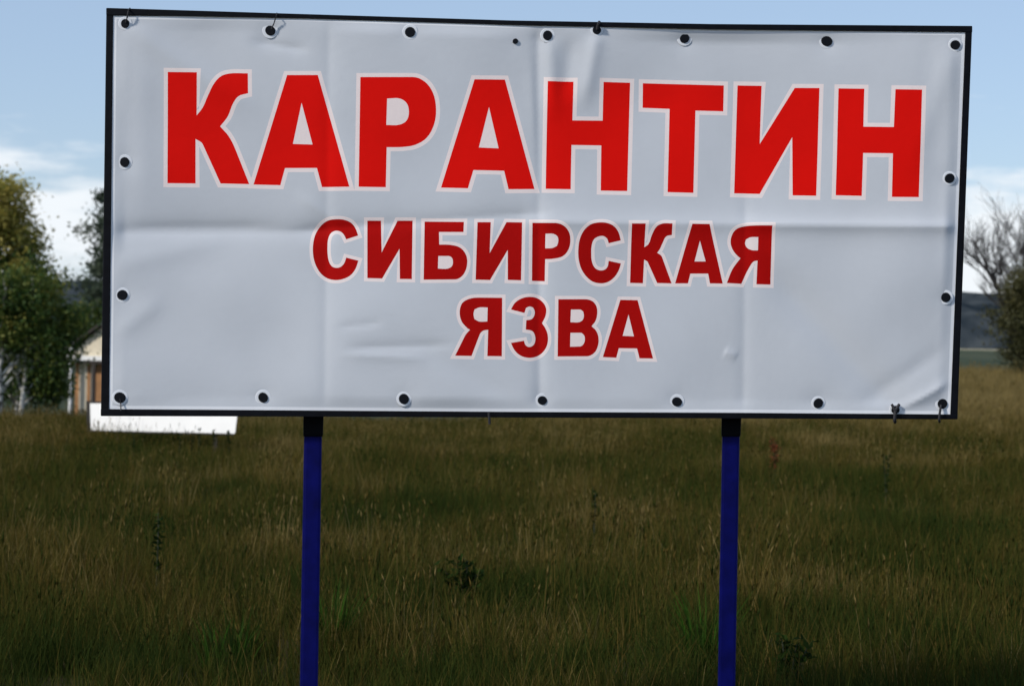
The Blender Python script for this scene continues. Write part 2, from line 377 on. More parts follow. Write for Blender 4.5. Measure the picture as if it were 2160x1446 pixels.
P2 = np.array([(p.x, p.y) for p in vco]); F2 = np.array([f for f in fac if len(f) == 3], np.int32)
t_ = P2[F2]; ar = 0.5 * np.abs((t_[:, 1, 0] - t_[:, 0, 0]) * (t_[:, 2, 1] - t_[:, 0, 1]) - (t_[:, 2, 0] - t_[:, 0, 0]) * (t_[:, 1, 1] - t_[:, 0, 1]))
cen = t_.mean(1)
F2 = F2[inside(cen, BO) & (ar > 1e-3)]; cen = P2[F2].mean(1)
mi = np.zeros(len(F2), np.int32)
for h in halos: mi[inside(cen, h)] = 1
for line, loops in letters:
    k = inside(cen, loops[0])
    for lp in loops[1:]: k &= ~inside(cen, lp)
    mi[k] = 2 if line == 1 else 3
BOa = np.asarray(BO)
hem = ~inside(cen, offset(BO, -8.5)) & (mi == 0)
mi[hem] = 4

# screws through the banner: (u, v, radius px)
SCREWS = [(264,50,10),(570,65,11.5),(865,68,11.5),(1087,87,5.5),(1155,75,11),(1259,64,9.5),(1444,81,11.5),(1744,87,11.5),(2015,95,10.5),
          (263,342,11),(258,622,11),(253,838,11.5),(555,838,11.5),(852,841,11),(1144,844,10.5),(1428,847,11.5),(1726,850,10.5),(1889,864,9.5),(1988,851,11),(2003,376,10.5),(1995,627,11)]
def seg_d(P, a, b_):
    a = np.asarray(a, float); b_ = np.asarray(b_, float); d = b_ - a; L = np.linalg.norm(d); t = ((P - a) @ d) / L ** 2
    tc_ = np.clip(t, 0, 1); q = P - (a + tc_[:, None] * d)
    nr = np.array([-d[1], d[0]]) / L
    return np.linalg.norm(q, axis=1), (P - a) @ nr, t
def wrinkle(P):
    """out-of-plane relief of the banner in millimetres"""
    x, y = P[:, 0], P[:, 1]; h = np.zeros(len(P))
    r2 = np.random.default_rng(11)
    # broad billow
    for k in range(26):
        f = r2.uniform(0.0015, 0.012); a = r2.uniform(0, np.pi); ph = r2.uniform(0, 6.28)
        h += 0.022 / f ** 0.95 * r2.normal() * np.sin((x * np.cos(a) * 0.8 + y * np.sin(a)) * f * 2 * np.pi / 2 + ph) * 0.32
    def crease(a, b_, amp, wd, taper=0.15, sharp=1.0):
        nonlocal h
        d, s, t = seg_d(P, a, b_)
        env = sstep(-taper, taper, t) * (1 - sstep(1 - taper, 1 + taper, t))
        h += 1.55 * amp * env * np.exp(-(np.maximum(np.sqrt(s * s + 18.0) - 4.2426, 0) / wd) ** sharp)
    # the old horizontal fold: a valley on the left, a ridge on the right
    crease((235, 489), (690, 487), -5.5, 20, 0.06); crease((640, 484), (1140, 449), -3.8, 15, 0.08)
    crease((280, 478), (560, 476), -2.5, 9, 0.2)
    crease((1120, 468), (2030, 479), 6.0, 20, 0.03); crease((1580, 474), (2035, 478), 2.6, 10, 0.1)
    # vertical folds
    crease((694, 30), (684, 880), -2.0, 13, 0.1); crease((1134, 40), (1138, 880), -4.0, 13, 0.05); crease((1572, 420), (1568, 880), -2.4, 12, 0.1)
    crease((1120, 140), (1136, 440), 2.0, 11, 0.2)
    # tension lines
    crease((1620, 570), (1895, 870), -7.0, 34, 0.2, 1.6); crease((1893, 868), (2000, 806), 5.0, 11, 0.15); crease((1900, 872), (1990, 862), -2.5, 10, 0.2)
    crease((1262, 60), (1236, 205), 4.5, 15, 0.25, 1.4); crease((1160, 80), (1168, 230), 3.6, 15, 0.25, 1.4); crease((1205, 90), (1190, 200), -3.5, 18, 0.25, 1.5)
    crease((262, 52), (500, 210), 3.8, 22, 0.25, 1.5); crease((300, 120), (300, 420), 1.5, 25, 0.3, 1.6); crease((540, 88), (640, 104), -3.0, 9, 0.25)
    crease((2010, 96), (1930, 330), 2.0, 22, 0.3, 1.6); crease((1960, 60), (1975, 520), -1.5, 25, 0.25, 1.6); crease((1830, 845), (1985, 740), -2.4, 18, 0.25, 1.5)
    crease((750, 733), (940, 727), -2.4, 8, 0.2); crease((735, 748), (880, 756), 1.8, 7, 0.25); crease((720, 690), (800, 680), -1.4, 7, 0.25)
    crease((235, 560), (450, 510), 2.0, 22, 0.3, 1.6); crease((255, 700), (330, 640), 2.0, 18, 0.3, 1.6); crease((1530, 742), (1552, 750), 2.2, 6, 0.2)
    crease((640, 420), (720, 470), 1.6, 9, 0.3); crease((870, 720), (1100, 850), -1.5, 20, 0.3, 1.6)
    # dimples at the screws and tucked edges
    for u, v, rr in SCREWS:
        d = np.hypot(x - u, y - v); h -= (0.35 * rr) * np.exp(-(d / 24) ** 1.5)
    return h
# the edge stays flat against the frame
def relief(P):
    de = np.full(len(P), 1e9)
    for a, b_ in zip(BOa, np.roll(BOa, -1, 0)): de = np.minimum(de, seg_d(P, a, b_)[0])
    return wrinkle(P) * (0.12 + 0.88 * sstep(0, 34, de))
bow = relief(P2)
V3 = S(P2[:, 0], P2[:, 1]) + SN[None, :] * (bow * 0.001)[:, None]
F2 = F2[:, ::-1].copy()
me = mesh_np("banner", V3 - SB, F2, np.full(len(F2), 3)); me.polygons.foreach_set('material_index', mi)
def vinyl(name, col, var, rough=0.42, spec=0.3):
    m, nt, b = new_mat(name); n, l = nt.nodes, nt.links
    c = n.new('ShaderNodeTexCoord')
    _, r = ramp_noise(nt, c.outputs['Object'], 2.4, [(0.28, tuple(x * (1 - var) for x in col)), (0.72, col)], 8, rough=0.6)
    l.new(r.outputs[0], b.inputs['Base Color'])
    t2 = n.new('ShaderNodeTexNoise'); t2.inputs['Scale'].default_value = 38; t2.inputs['Detail'].default_value = 4; l.new(c.outputs['Object'], t2.inputs['Vector'])
    bp = n.new('ShaderNodeBump'); bp.inputs['Strength'].default_value = 0.12; bp.inputs['Distance'].default_value = 0.004
    l.new(t2.outputs['Fac'], bp.inputs['Height']); l.new(bp.outputs[0], b.inputs['Normal'])
    b.inputs['Roughness'].default_value = rough; b.inputs['Specular IOR Level'].default_value = spec
    return m
banner_mats = [vinyl("banner_vinyl", (0.64, 0.67, 0.72), 0.10), vinyl("letter_outline", (0.95, 0.82, 0.80), 0.04),
               vinyl("red_ink", (0.86, 0.006, 0.003), 0.14, 0.6, 0.06), vinyl("dark_red_ink", (0.50, 0.004, 0.003), 0.25, 0.6, 0.06), vinyl("banner_hem", (0.86, 0.88, 0.92), 0.06)]
banner = link("banner", me, banner_mats, sign, smooth=True)
gu = (relief(P2 + [4, 0]) - relief(P2 - [4, 0])) / (8.0 * PXM * 1000); gv = (relief(P2 + [0, 4]) - relief(P2 - [0, 4])) / (8.0 * PXM * 1000)
dU = np.array([math.cos(YAW), math.sin(YAW), 0.0]); dV = np.array([0, 0, -1.0])
NV = SN[None, :] - gu[:, None] * dU - gv[:, None] * dV; NV /= np.linalg.norm(NV, axis=1)[:, None]
me.normals_split_custom_set_from_vertices([tuple(q) for q in NV])
banner['label'] = "wrinkled white vinyl banner printed in red capitals"

# screws with washers
bm = bmesh.new()
segs = 14
def disc(bm, r0, z0, r1, z1, n_=14):
    a = [bm.verts.new((r0 * math.cos(6.2832 * k / n_), r0 * math.sin(6.2832 * k / n_), z0)) for k in range(n_)]
    b_ = [bm.verts.new((r1 * math.cos(6.2832 * k / n_), r1 * math.sin(6.2832 * k / n_), z1)) for k in range(n_)]
    for k in range(n_): bm.faces.new((a[k], a[(k + 1) % n_], b_[(k + 1) % n_], b_[k]))
    bm.faces.new(b_); bm.faces.new(a[::-1])
disc(bm, 1.0, -0.3, 0.8, 0.42); screw_me = bm_mesh("screw", bm); screw_me.materials.append(screw_m)
bm = bmesh.new(); disc(bm, 1.0, -0.25, 0.93, 0.06, 18); washer_me = bm_mesh("washer", bm); washer_me.materials.append(washer_m)
Zax = Vector(SN); Xax = Vector((math.cos(YAW), math.sin(YAW), 0)); Yax = Zax.cross(Xax)
rot = Matrix((Xax, Yax, Zax)).transposed().to_4x4()
rs = random.Random(4)
for u, v, rr in SCREWS:
    hh = float(np.interp(0, [0], [0]))
    k = np.argmin(np.hypot(P2[:, 0] - u, P2[:, 1] - v)); hh = bow[k] * 0.001
    p = S(u, v, hh + 0.002) - SB; s = rr * PXM * 1.06
    o = bpy.data.objects.new("screw", screw_me); COL.objects.link(o); o.parent = banner
    o.matrix_local = Matrix.Translation(Vector(p)) @ rot @ Matrix.Rotation(rs.uniform(0, 6), 4, 'Z') @ Matrix.Diagonal((s, s * rs.uniform(0.88, 1.15), 0.010, 1))
    if rr > 6:
        o = bpy.data.objects.new("washer", washer_me); COL.objects.link(o); o.parent = banner
        s *= 1.36
        o.matrix_local = Matrix.Translation(Vector(p)) @ rot @ Matrix.Diagonal((s, s, 0.002, 1))
# short cord ties from some eyelets round the frame
def tie(pts, r=0.0028, mat=cord_m):
    P = np.concatenate([S([u], [v], o_) for u, v, o_ in pts]) - SB
    t = np.linspace(0, 1, 14); q = np.linspace(0, 1, len(P))
    C = np.stack([np.interp(t, q, P[:, k]) for k in range(3)], -1)
    V, L, s = tube_np([(C, np.full(len(C), r))], 6)
    link("tie", mesh_np("tie", V, L, s), mat, sign, smooth=True)
tie([(265, 48, 0.008), (268, 38, 0.016), (271, 22, 0.018), (274, 18, -0.01)])
tie([(572, 62, 0.008), (577, 52, 0.008), (583, 34, 0.018), (584, 28, 0.0)], 0.0022)
tie([(1260, 62, 0.008), (1262, 52, 0.018), (1264, 47, 0.0)], 0.006)
tie([(1889, 862, 0.008), (1888, 872, 0.018), (1887, 886, 0.016), (1888, 890, 0.0)], 0.006)
tie([(1881, 852, 0.008), (1888, 866, 0.014), (1897, 852, 0.008)], 0.005)
tie([(1985, 854, 0.008), (1982, 872, 0.020), (1981, 886, 0.018), (1982, 889, 0.0)], 0.0045)
tie([(1031, 870, 0.018), (1032, 882, 0.017), (1033, 894, 0.016)], 0.005)
tie([(253, 840, 0.008), (255, 852, 0.008), (255, 866, 0.018)], 0.002)

# ------------------------------------------------------------------ long white board low in the grass
BD = 27.0
bn = np.array([-math.sin(R(40)), -math.cos(R(40)), 0.0])
bp0 = CAM + ray(345, 880) * BD
def W(u, v, off=0.0): return on_plane(np.asarray(u, float), np.asarray(v, float), bp0 + bn * off, bn)
c = W([187, 502], [912, 912]); cz = float(terrain(c[:, 0].mean(), c[:, 1].mean()))
bb = np.array([c[:, 0].mean(), c[:, 1].mean(), cz])
wb = empty("notice_board", bb)
tag(wb, "long low white board on short dark legs standing in the meadow", "board")
white = simple("white_board_paint", (0.90, 0.90, 0.89), 0.5, 0.03, 3)
darkw = simple("dark_wood", (0.012, 0.010, 0.008), 0.8, 0.4, 12)
def wpoly(name, uv, o0, o1, mat, bev=0.003):
    u = [p[0] for p in uv]; v = [p[1] for p in uv]; bm = bmesh.new(); prism(bm, W(u, v, o0) - bb, W(u, v, o1) - bb, bev)
    return link(name, bm_mesh(name, bm), mat, wb)
wpoly("panel", [(189, 850), (503, 852), (496, 914), (191, 907)], 0.02, -0.02, white)
wpoly("edge_strip", [(181.5, 845), (188.6, 845), (190.6, 911), (184, 911)], 0.028, -0.028, darkw)
wpoly("edge_strip", [(189, 845.5), (503, 847.5), (503, 851.5), (189, 849.5)], 0.028, -0.028, darkw)
wpoly("edge_strip", [(191, 907.5), (496, 914.5), (496, 917.5), (191, 911)], 0.028, -0.028, darkw)
for u in (247, 454): wpoly("leg", [(u - 4, 880), (u + 4, 880), (u + 4, 965), (u - 4, 965)], -0.03, -0.09, darkw, 0.004)

# ------------------------------------------------------------------ vegetation builders
def leaves_mesh(name, centres, size, tint, rg, flat=0.35, aspect=0.62):
    """one pointed four-vertex leaf at each centre, folded a little along its rib"""
    N = len(centres)
    d = rg.normal(size=(N, 3)); d[:, 2] = d[:, 2] * 0.7 - 0.25; d /= np.linalg.norm(d, axis=1)[:, None]
    q = rg.normal(size=(N, 3)); s = np.cross(d, q); s /= np.linalg.norm(s, axis=1)[:, None] + 1e-9
    nn = np.cross(d, s); L = (size * rg.uniform(0.65, 1.3, N))[:, None]
    a = centres - d * L * 0.5; b_ = centres + s * L * aspect * 0.5 + nn * L * 0.1; c_ = centres + d * L * 0.5; e = centres - s * L * aspect * 0.5 + nn * L * 0.1
    V = np.stack([a, b_, c_, e], 1).reshape(-1, 3)
    k = np.arange(N)[:, None] * 4
    me = mesh_np(name, V, np.concatenate([k, k + 1, k + 2, k + 3], 1), np.full(N, 4))
    at = me.attributes.new('tint', 'FLOAT', 'POINT'); at.data.foreach_set('value', np.repeat(tint, 4).astype(np.float32))
    return me
bark_birch = None
def bark(name, lo, hi, scale=3.0):
    m, nt, b = new_mat(name); c = nt.nodes.new('ShaderNodeTexCoord')
    _, r = ramp_noise(nt, c.outputs['Object'], scale, [(0.40, lo), (0.52, hi)], 6, (1, 1, 2.5))
    nt.links.new(r.outputs[0], b.inputs['Base Color']); b.inputs['Roughness'].default_value = 0.85; return m
birch_m = bark("birch_bark", (0.05, 0.045, 0.04), (0.62, 0.60, 0.55))
brown_bark = bark("brown_bark", (0.02, 0.016, 0.012), (0.07, 0.058, 0.045))
grey_bark = bark("grey_bark", (0.014, 0.012, 0.012), (0.036, 0.032, 0.032))
def tree(name, label, base, trunks, crowns, lmat, bmat, leaf, per, seed, group=None, cat="tree", clump=0.42, limbs=0.5):
    """trunks: list of (dx, dy, height, r, lean); crowns: list of (cx, cy, cz, rx, ry, rz, clumps, tint)"""
    rg = np.random.default_rng(seed)
    root = empty(name, base); tag(root, label, cat, group)
    paths = []; tops = []
    for dx, dy, h, r, lean in trunks:
        t = np.linspace(0, 1, 9); wob = np.cumsum(rg.normal(size=(9, 2)) * 0.05, 0)
        P = np.stack([dx + lean * t * h + wob[:, 0], dy + wob[:, 1], -0.25 + t * (h + 0.25)], -1); P[0, :2] = dx, dy
        paths.append((P, r * (1 - 0.85 * t) + 0.01)); tops.append(P)
    C, T = [], []
    for cx, cy, cz, rx, ry, rz, ncl, tint in crowns:
        d = rg.normal(size=(ncl, 3)); d /= np.linalg.norm(d, axis=1)[:, None]
        rad = rg.uniform(0.25, 1.0, ncl) ** 0.5 * rg.uniform(0.8, 1.12, ncl)
        cc = np.array([cx, cy, cz]) + d * rad[:, None] * np.array([rx, ry, rz])
        cl_t = tint + rg.normal(size=ncl) * 0.12
        for p, tt in zip(cc, cl_t):
            k = int(per * rg.uniform(0.5, 1.4)); sp_ = clump * rg.uniform(0.6, 1.25)
            C.append(p + rg.normal(size=(k, 3)) * np.array([sp_, sp_, sp_ * 0.75])); T.append(np.full(k, tt) + rg.normal(size=k) * 0.10)
            if rg.random() < limbs:
                tr = tops[rg.integers(len(tops))]; zi = np.clip(p[2] - rg.uniform(0.3, 1.0) * abs(p[0] - tr[0, 0]) - 0.3, 0.5, tr[-1, 2])
                s0 = np.array([np.interp(zi, tr[:, 2], tr[:, 0]), np.interp(zi, tr[:, 2], tr[:, 1]), zi])
                q = np.linspace(0, 1, 5)[:, None]; P = s0 + (p - s0) * q + np.array([0, 0, 0.25]) * np.sin(q * np.pi) + rg.normal(size=(5, 3)) * 0.04 * q
                paths.append((P, np.linspace(0.035, 0.008, 5)))
    V, L, s = tube_np(paths, 7)
    link("trunk", mesh_np("trunk", V, L, s), bmat, root, smooth=True)
    C = np.concatenate(C); T = np.clip(np.concatenate(T), 0, 1)
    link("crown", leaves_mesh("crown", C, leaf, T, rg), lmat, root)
    return root
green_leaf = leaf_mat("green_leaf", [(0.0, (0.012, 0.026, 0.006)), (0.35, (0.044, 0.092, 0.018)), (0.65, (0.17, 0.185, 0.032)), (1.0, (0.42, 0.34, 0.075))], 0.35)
grey_leaf = leaf_mat("grey_leaf", [(0.0, (0.025, 0.04, 0.028)), (0.5, (0.06, 0.085, 0.055)), (1.0, (0.12, 0.14, 0.085))], 0.3)
dark_leaf = leaf_mat("dark_leaf", [(0.0, (0.022, 0.028, 0.010)), (0.5, (0.066, 0.066, 0.022)), (1.0, (0.14, 0.12, 0.042))], 0.25)
def gpos(u, y):
    p = CAM + ray(u, 760) * y; return np.array([p[0], y, float(terrain(p[0], y))])

# tall birch at the frame's left, sunlight put into the yellow leaf tint of its top, darker tint below
b0 = gpos(-10, 62)
tree("birch_tree", "tall birch with sunlit-tinted yellow-green top and pale trunk beside the hut", b0,
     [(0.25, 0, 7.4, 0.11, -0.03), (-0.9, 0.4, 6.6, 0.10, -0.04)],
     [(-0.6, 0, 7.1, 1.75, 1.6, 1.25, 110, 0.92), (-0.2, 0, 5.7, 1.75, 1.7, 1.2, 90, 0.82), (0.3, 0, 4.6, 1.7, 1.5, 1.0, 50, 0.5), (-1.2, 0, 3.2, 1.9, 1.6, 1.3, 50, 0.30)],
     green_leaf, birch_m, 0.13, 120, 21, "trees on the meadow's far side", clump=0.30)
# darker, lower birch in front of it
b1 = gpos(62, 55)
tree("birch_tree", "dark green bushy birch with several pale stems under the taller yellowish one", b1,
     [(-0.06, 0, 4.2, 0.07, 0.0), (-0.72, -0.2, 4.4, 0.09, -0.02), (-0.38, 0.2, 3.6, 0.05, 0.03)],
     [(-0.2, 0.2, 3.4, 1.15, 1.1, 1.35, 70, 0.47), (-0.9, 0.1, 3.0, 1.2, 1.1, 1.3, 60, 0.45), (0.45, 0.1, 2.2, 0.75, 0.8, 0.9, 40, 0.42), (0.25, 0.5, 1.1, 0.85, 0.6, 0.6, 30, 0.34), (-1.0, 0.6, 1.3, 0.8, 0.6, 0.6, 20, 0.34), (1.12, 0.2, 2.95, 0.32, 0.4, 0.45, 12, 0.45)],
     green_leaf, birch_m, 0.11, 120, 22, "trees on the meadow's far side", clump=0.24, limbs=0.1)
# grey-green tree half hidden by the billboard
b2 = gpos(318, 92)
tree("poplar_tree", "grey-green tree mostly hidden behind the billboard's left side, above the hut", b2,
     [(0, 0, 10.5, 0.2, 0.0)],
     [(-0.6, 0, 9.2, 2.5, 2.2, 2.2, 70, 0.5), (-0.5, 0, 7.0, 2.7, 2.2, 1.6, 60, 0.45), (0, 0, 5.2, 2.2, 2, 1.4, 40, 0.4)],
     grey_leaf, brown_bark, 0.20, 190, 23, "trees on the meadow's far side", clump=0.34)
# rounded tree over the hut's roof
b3 = gpos(205, 118)
tree("garden_tree", "rounded mid green tree rising just behind the hut roof", b3,
     [(0, 0, 5.0, 0.14, 0.0)],
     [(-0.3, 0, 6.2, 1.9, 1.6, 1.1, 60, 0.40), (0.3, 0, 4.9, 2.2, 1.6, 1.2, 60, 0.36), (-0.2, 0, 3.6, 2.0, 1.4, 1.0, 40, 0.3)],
     green_leaf, brown_bark, 0.15, 110, 24, "trees on the meadow's far side", clump=0.30)
# dense dark tree at the right
b4 = gpos(2172, 70)
tree("willow_tree", "dense dark olive bushy tree below bare branches, right of the billboard", b4,
     [(0, 0, 3.6, 0.14, 0.0), (0.5, 0.2, 3.2, 0.1, 0.05)],
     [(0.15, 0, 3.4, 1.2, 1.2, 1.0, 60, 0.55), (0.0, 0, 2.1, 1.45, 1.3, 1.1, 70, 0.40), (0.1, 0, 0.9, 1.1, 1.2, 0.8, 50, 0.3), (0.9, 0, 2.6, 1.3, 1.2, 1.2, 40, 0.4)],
     dark_leaf, brown_bark, 0.11, 130, 25, clump=0.24)
# bare branched tree behind it
b5 = gpos(2150, 78)
root = empty("bare_tree", b5); tag(root, "leafless tree with a fan of thin bare grey branches behind the dark bushy tree", "tree")
rg = np.random.default_rng(31); paths = []
def grow(p, d, L, r, lev):
    n_ = 6; P = [p]; dd = d.copy()
    for k in range(n_):
        dd = dd + rg.normal(size=3) * 0.09 + np.array([0, 0, 0.05]); dd /= np.linalg.norm(dd); P.append(P[-1] + dd * L / n_)
    P = np.array(P); paths.append((P, np.linspace(r, r * 0.45, n_ + 1)))
    if lev == 0: return
    for k in range(4 if lev > 1 else 5):
        f = rg.uniform(0.35, 1.0); q = P[int(f * n_)]
        a = rg.uniform(0, 6.28); sd = np.array([math.cos(a), math.sin(a), 0.0])
        nd = dd * 0.85 + sd * rg.uniform(0.35, 0.75); nd /= np.linalg.norm(nd)
        grow(q, nd, L * rg.uniform(0.5, 0.75), r * 0.5, lev - 1)
for k in range(13):
    a = rg.uniform(0, 6.28); t = rg.uniform(0.15, 0.62)
    grow(np.array([rg.normal() * 0.15, rg.normal() * 0.15, 1.6]), np.array([math.cos(a) * t, math.sin(a) * t, 1.0]), 3.3, 0.075, 3)
paths.append((np.array([[0, 0, -0.2], [0.03, 0, 0.8], [0, 0.02, 1.7]]), np.array([0.2, 0.16, 0.12])))
V, L, s = tube_np(paths, 5)
link("trunk", mesh_np("trunk", V, L, s), grey_bark, root, smooth=True)

# ------------------------------------------------------------------ little hut by the trees
HB = CAM + ray(186, 868) * 100.0; HB[2] = float(terrain(HB[0], HB[1]))
hut = empty("wooden_hut", HB, R(-12)); tag(hut, "small brown wooden hut with white trimmed gable among the trees", "hut")
planks = []
plank_m = simple("orange_planks", (0.34, 0.17, 0.07), 0.75, 0.45, 2.2)
cream_m = simple("cream_boards", (0.74, 0.66, 0.50), 0.7, 0.1, 2)
trim_m = simple("white_trim", (0.86, 0.86, 0.84), 0.5, 0.05, 3)
dkpost = simple("dark_posts", (0.020, 0.013, 0.010), 0.7, 0.3, 4)
roof_m = simple("slate_roof", (0.05, 0.045, 0.045), 0.7, 0.3, 3)
glass_m = simple("window_glass", (0.03, 0.04, 0.05), 0.08, 0.1, 2)
ZE = 1.6 - (752 - 704) / FPX * 100 - HB[2]      # eave height over the hut's ground
ZA = ZE + 1.65
def hpart(name, fn, mat, parent=hut):
    bm = bmesh.new(); fn(bm); return link(name, bm_mesh(name, bm), mat, parent)
bw = 0.22
for k in range(15):
    x0 = -0.75 + k * bw; dz = 0.01 * ((k * 7) % 5)
    hpart("plank", lambda bm: box(bm, (x0, -0.02 - 0.004 * (k % 3), -0.3), (x0 + bw - 0.012, 0.04, ZE - 0.12)), cream_m if k in (1, 2, 4, 7, 11) else plank_m)
hpart("side_wall", lambda bm: box(bm, (-0.75, 0.05, -0.3), (-0.68, 3.6, ZE - 0.1)), plank_m)
hpart("side_wall", lambda bm: box(bm, (2.5, 0.05, -0.3), (2.57, 3.6, ZE - 0.1)), plank_m)
hpart("back_wall", lambda bm: box(bm, (-0.67, 3.52, -0.3), (2.49, 3.6, ZE - 0.1)), plank_m)
for x in (-0.86, 0.42, 2.55): hpart("corner_post", lambda bm: box(bm, (x, -0.55, -0.3), (x + 0.17, -0.40, ZE - 0.12)), dkpost)
xm = 0.9
hpart("gable", lambda bm: prism(bm, [(-1.0, -0.45, ZE + 0.02), (2.8, -0.45, ZE + 0.02), (xm, -0.45, ZA)], [(-1.0, -0.36, ZE + 0.02), (2.8, -0.36, ZE + 0.02), (xm, -0.36, ZA)]), cream_m)
hpart("fascia", lambda bm: box(bm, (-1.5, -0.62, ZE - 0.10), (3.3, -0.47, ZE + 0.14)), trim_m)
hpart("beam", lambda bm: box(bm, (-1.35, -0.56, ZE - 0.27), (3.15, -0.38, ZE - 0.11)), dkpost)
for s in (-1, 1):
    x1 = -1.5 if s < 0 else 3.3
    def rf(bm):
        a = (x1, ZE + 0.02 + 0.13); t = (xm, ZA + 0.1)
        f = [(a[0], -0.7, a[1]), (t[0], -0.7, t[1]), (t[0], -0.7, t[1] + 0.09), (a[0], -0.7, a[1] + 0.09)]
        prism(bm, f, [(p[0], 3.9, p[2]) for p in f])
    r_ = hpart("roof_slope", rf, roof_m)
    def bg_(bm):
        f = [(x1, -0.76, ZE + 0.10), (xm, -0.76, ZA + 0.05), (xm, -0.76, ZA + 0.21), (x1, -0.76, ZE + 0.26)]
        prism(bm, f, [(p[0], -0.705, p[2]) for p in f])
    hpart("barge_board", bg_, dkpost, r_)
wd = hpart("window", lambda bm: box(bm, (1.1, -0.06, 1.0), (1.9, -0.022, 1.9)), trim_m)
hpart("pane", lambda bm: box(bm, (1.18, -0.075, 1.08), (1.82, -0.062, 1.82)), glass_m, wd)
V, L, s = tube_np([(np.array([[-0.62, -0.86, -0.3], [-0.62, -0.86, 1.5], [-0.6, -0.86, ZE + 1.75]]), np.array([0.085, 0.085, 0.08]))], 10)
pl_ = link("flag_pole", mesh_np("flag_pole", V, L, s), trim_m, smooth=True); pl_.location = HB; pl_.rotation_euler = (0, 0, R(-12))
tag(pl_, "slim white pole standing at the corner of the wooden hut", "pole")

# ------------------------------------------------------------------ meadow grass
rg = np.random.default_rng(77)
grass_m = leaf_mat("meadow_blades", [(0.0, (0.026, 0.042, 0.008)), (0.30, (0.046, 0.058, 0.010)), (0.52, (0.080, 0.068, 0.014)), (0.75, (0.126, 0.086, 0.020)), (1.0, (0.26, 0.195, 0.075))], 0.38, patch=(0.5, 0.40), inst='dryness', rough=0.8, spec=0.04)
def tuft(kind, k):
    V, L, S_, T = [], [], [], []; off = 0
    nb = {'green': 40, 'dry': 40, 'stalk': 8}[kind]
    for q in range(nb):
        a = rg.uniform(0, 6.28); rr = rg.uniform(0, 0.16 if kind != 'stalk' else 0.2); x, y = rr * math.cos(a), rr * math.sin(a)
        h = {'green': rg.uniform(0.12, 0.30), 'dry': rg.uniform(0.16, 0.36), 'stalk': rg.uniform(0.26, 0.46)}[kind]
        wd_ = {'green': rg.uniform(0.004, 0.008), 'dry': rg.uniform(0.003, 0.006), 'stalk': 0.003}[kind]
        b_ = rg.uniform(0, 6.28); bend = rg.uniform(0.05, 0.55) * h * (0.4 if kind == 'stalk' else 1)
        dx, dy = math.cos(b_) * bend, math.sin(b_) * bend
        f_ = rg.uniform(0, 3.14); sxx, syy = math.cos(f_), math.sin(f_)
        tt = np.array([0, 0.4, 0.75, 1.0]); wv = np.array([1, 0.85, 0.55, 0.1]) * wd_ * 0.5
        if kind == 'stalk': wv = np.array([1, 0.9, 0.8, 0.6]) * wd_ * 0.5
        for t, w_ in zip(tt, wv):
            px, py, pz = x + dx * t * t, y + dy * t * t, h * t - 0.03
            V += [(px - sxx * w_, py - syy * w_, pz), (px + sxx * w_, py + syy * w_, pz)]
        for j in range(3): L += [off + 2 * j, off + 2 * j + 1, off + 2 * j + 3, off + 2 * j + 2]; S_.append(4)
        tn = {'green': rg.normal(0.28, 0.12), 'dry': rg.normal(0.58, 0.14), 'stalk': rg.normal(0.66, 0.12)}[kind]
        T += [tn] * 8; off += 8
        if kind == 'stalk':      # seed head: a spindle of four faces
            ex, ey, ez = x + dx, y + dy, h - 0.03; hl = rg.uniform(0.03, 0.07); hw = rg.uniform(0.002, 0.0045)
            V += [(ex, ey, ez - 0.01), (ex + hw, ey, ez + hl * 0.4), (ex - hw, ey + hw, ez + hl * 0.4), (ex - hw, ey - hw, ez + hl * 0.4), (ex + dx * 0.2, ey + dy * 0.2, ez + hl)]
            for tri in ((0,1,2),(0,2,3),(0,3,1),(4,2,1),(4,3,2),(4,1,3)): L += [off + z_ for z_ in tri]; S_.append(3)
            T += [tn + 0.04 if rg.random() < 0.6 else 0.15] * 5; off += 5
    me = mesh_np("grass_tuft", V, L, S_)
    at = me.attributes.new('tint', 'FLOAT', 'POINT'); at.data.foreach_set('value', np.array(T, np.float32))
    me.materials.append(grass_m)
    return bpy.data.objects.new("grass_tuft_%02d" % k, me)
gcol = bpy.data.collections.new("grass_tufts")
kinds = ['green'] * 5 + ['dry'] * 4 + ['stalk'] * 3
for k, kd in enumerate(kinds): gcol.objects.link(tuft(kd, k))
def scatter(r0, r1, dens, half):
    N = int(dens * half * (r1 ** 2 - r0 ** 2)); r = np.sqrt(rg.uniform(r0 ** 2, r1 ** 2, N)); a = rg.uniform(-half, half, N)
    return np.stack([r * np.sin(a), r * np.cos(a)], -1)
H_ = R(24)
pts = np.concatenate([scatter(2.5, 7, 50, R(46)), scatter(7, 16, 68, R(36)), scatter(16, 30, 36, R(28)), scatter(30, 50, 18, R(26)), scatter(50, 84, 7, R(24))])
N = len(pts)
z = terrain(pts[:, 0], pts[:, 1])
def vnoise(p, f, seed):
    r_ = np.random.default_rng(seed); o = np.zeros(len(p))
    for k in range(8):
        a = r_.uniform(0, 6.28); o += np.sin((p[:, 0] * math.cos(a) + p[:, 1] * math.sin(a)) * f * r_.uniform(0.6, 1.6) + r_.uniform(0, 6.28))
    return o / 3
n1 = vnoise(pts, 1.1, 3)
u_ = rg.uniform(0, 1, N); pdry = np.clip(0.42 + 0.22 * n1, 0.1, 0.85)
stalk = (rg.uniform(0, 1, N) < 0.13) & (np.hypot(pts[:, 0], pts[:, 1]) > 8.5)
idx = np.where(stalk, 9 + rg.integers(0, 3, N), np.where(u_ < pdry, 5 + rg.integers(0, 4, N), rg.integers(0, 5, N))).astype(np.int32)
dist = np.hypot(pts[:, 0], pts[:, 1])
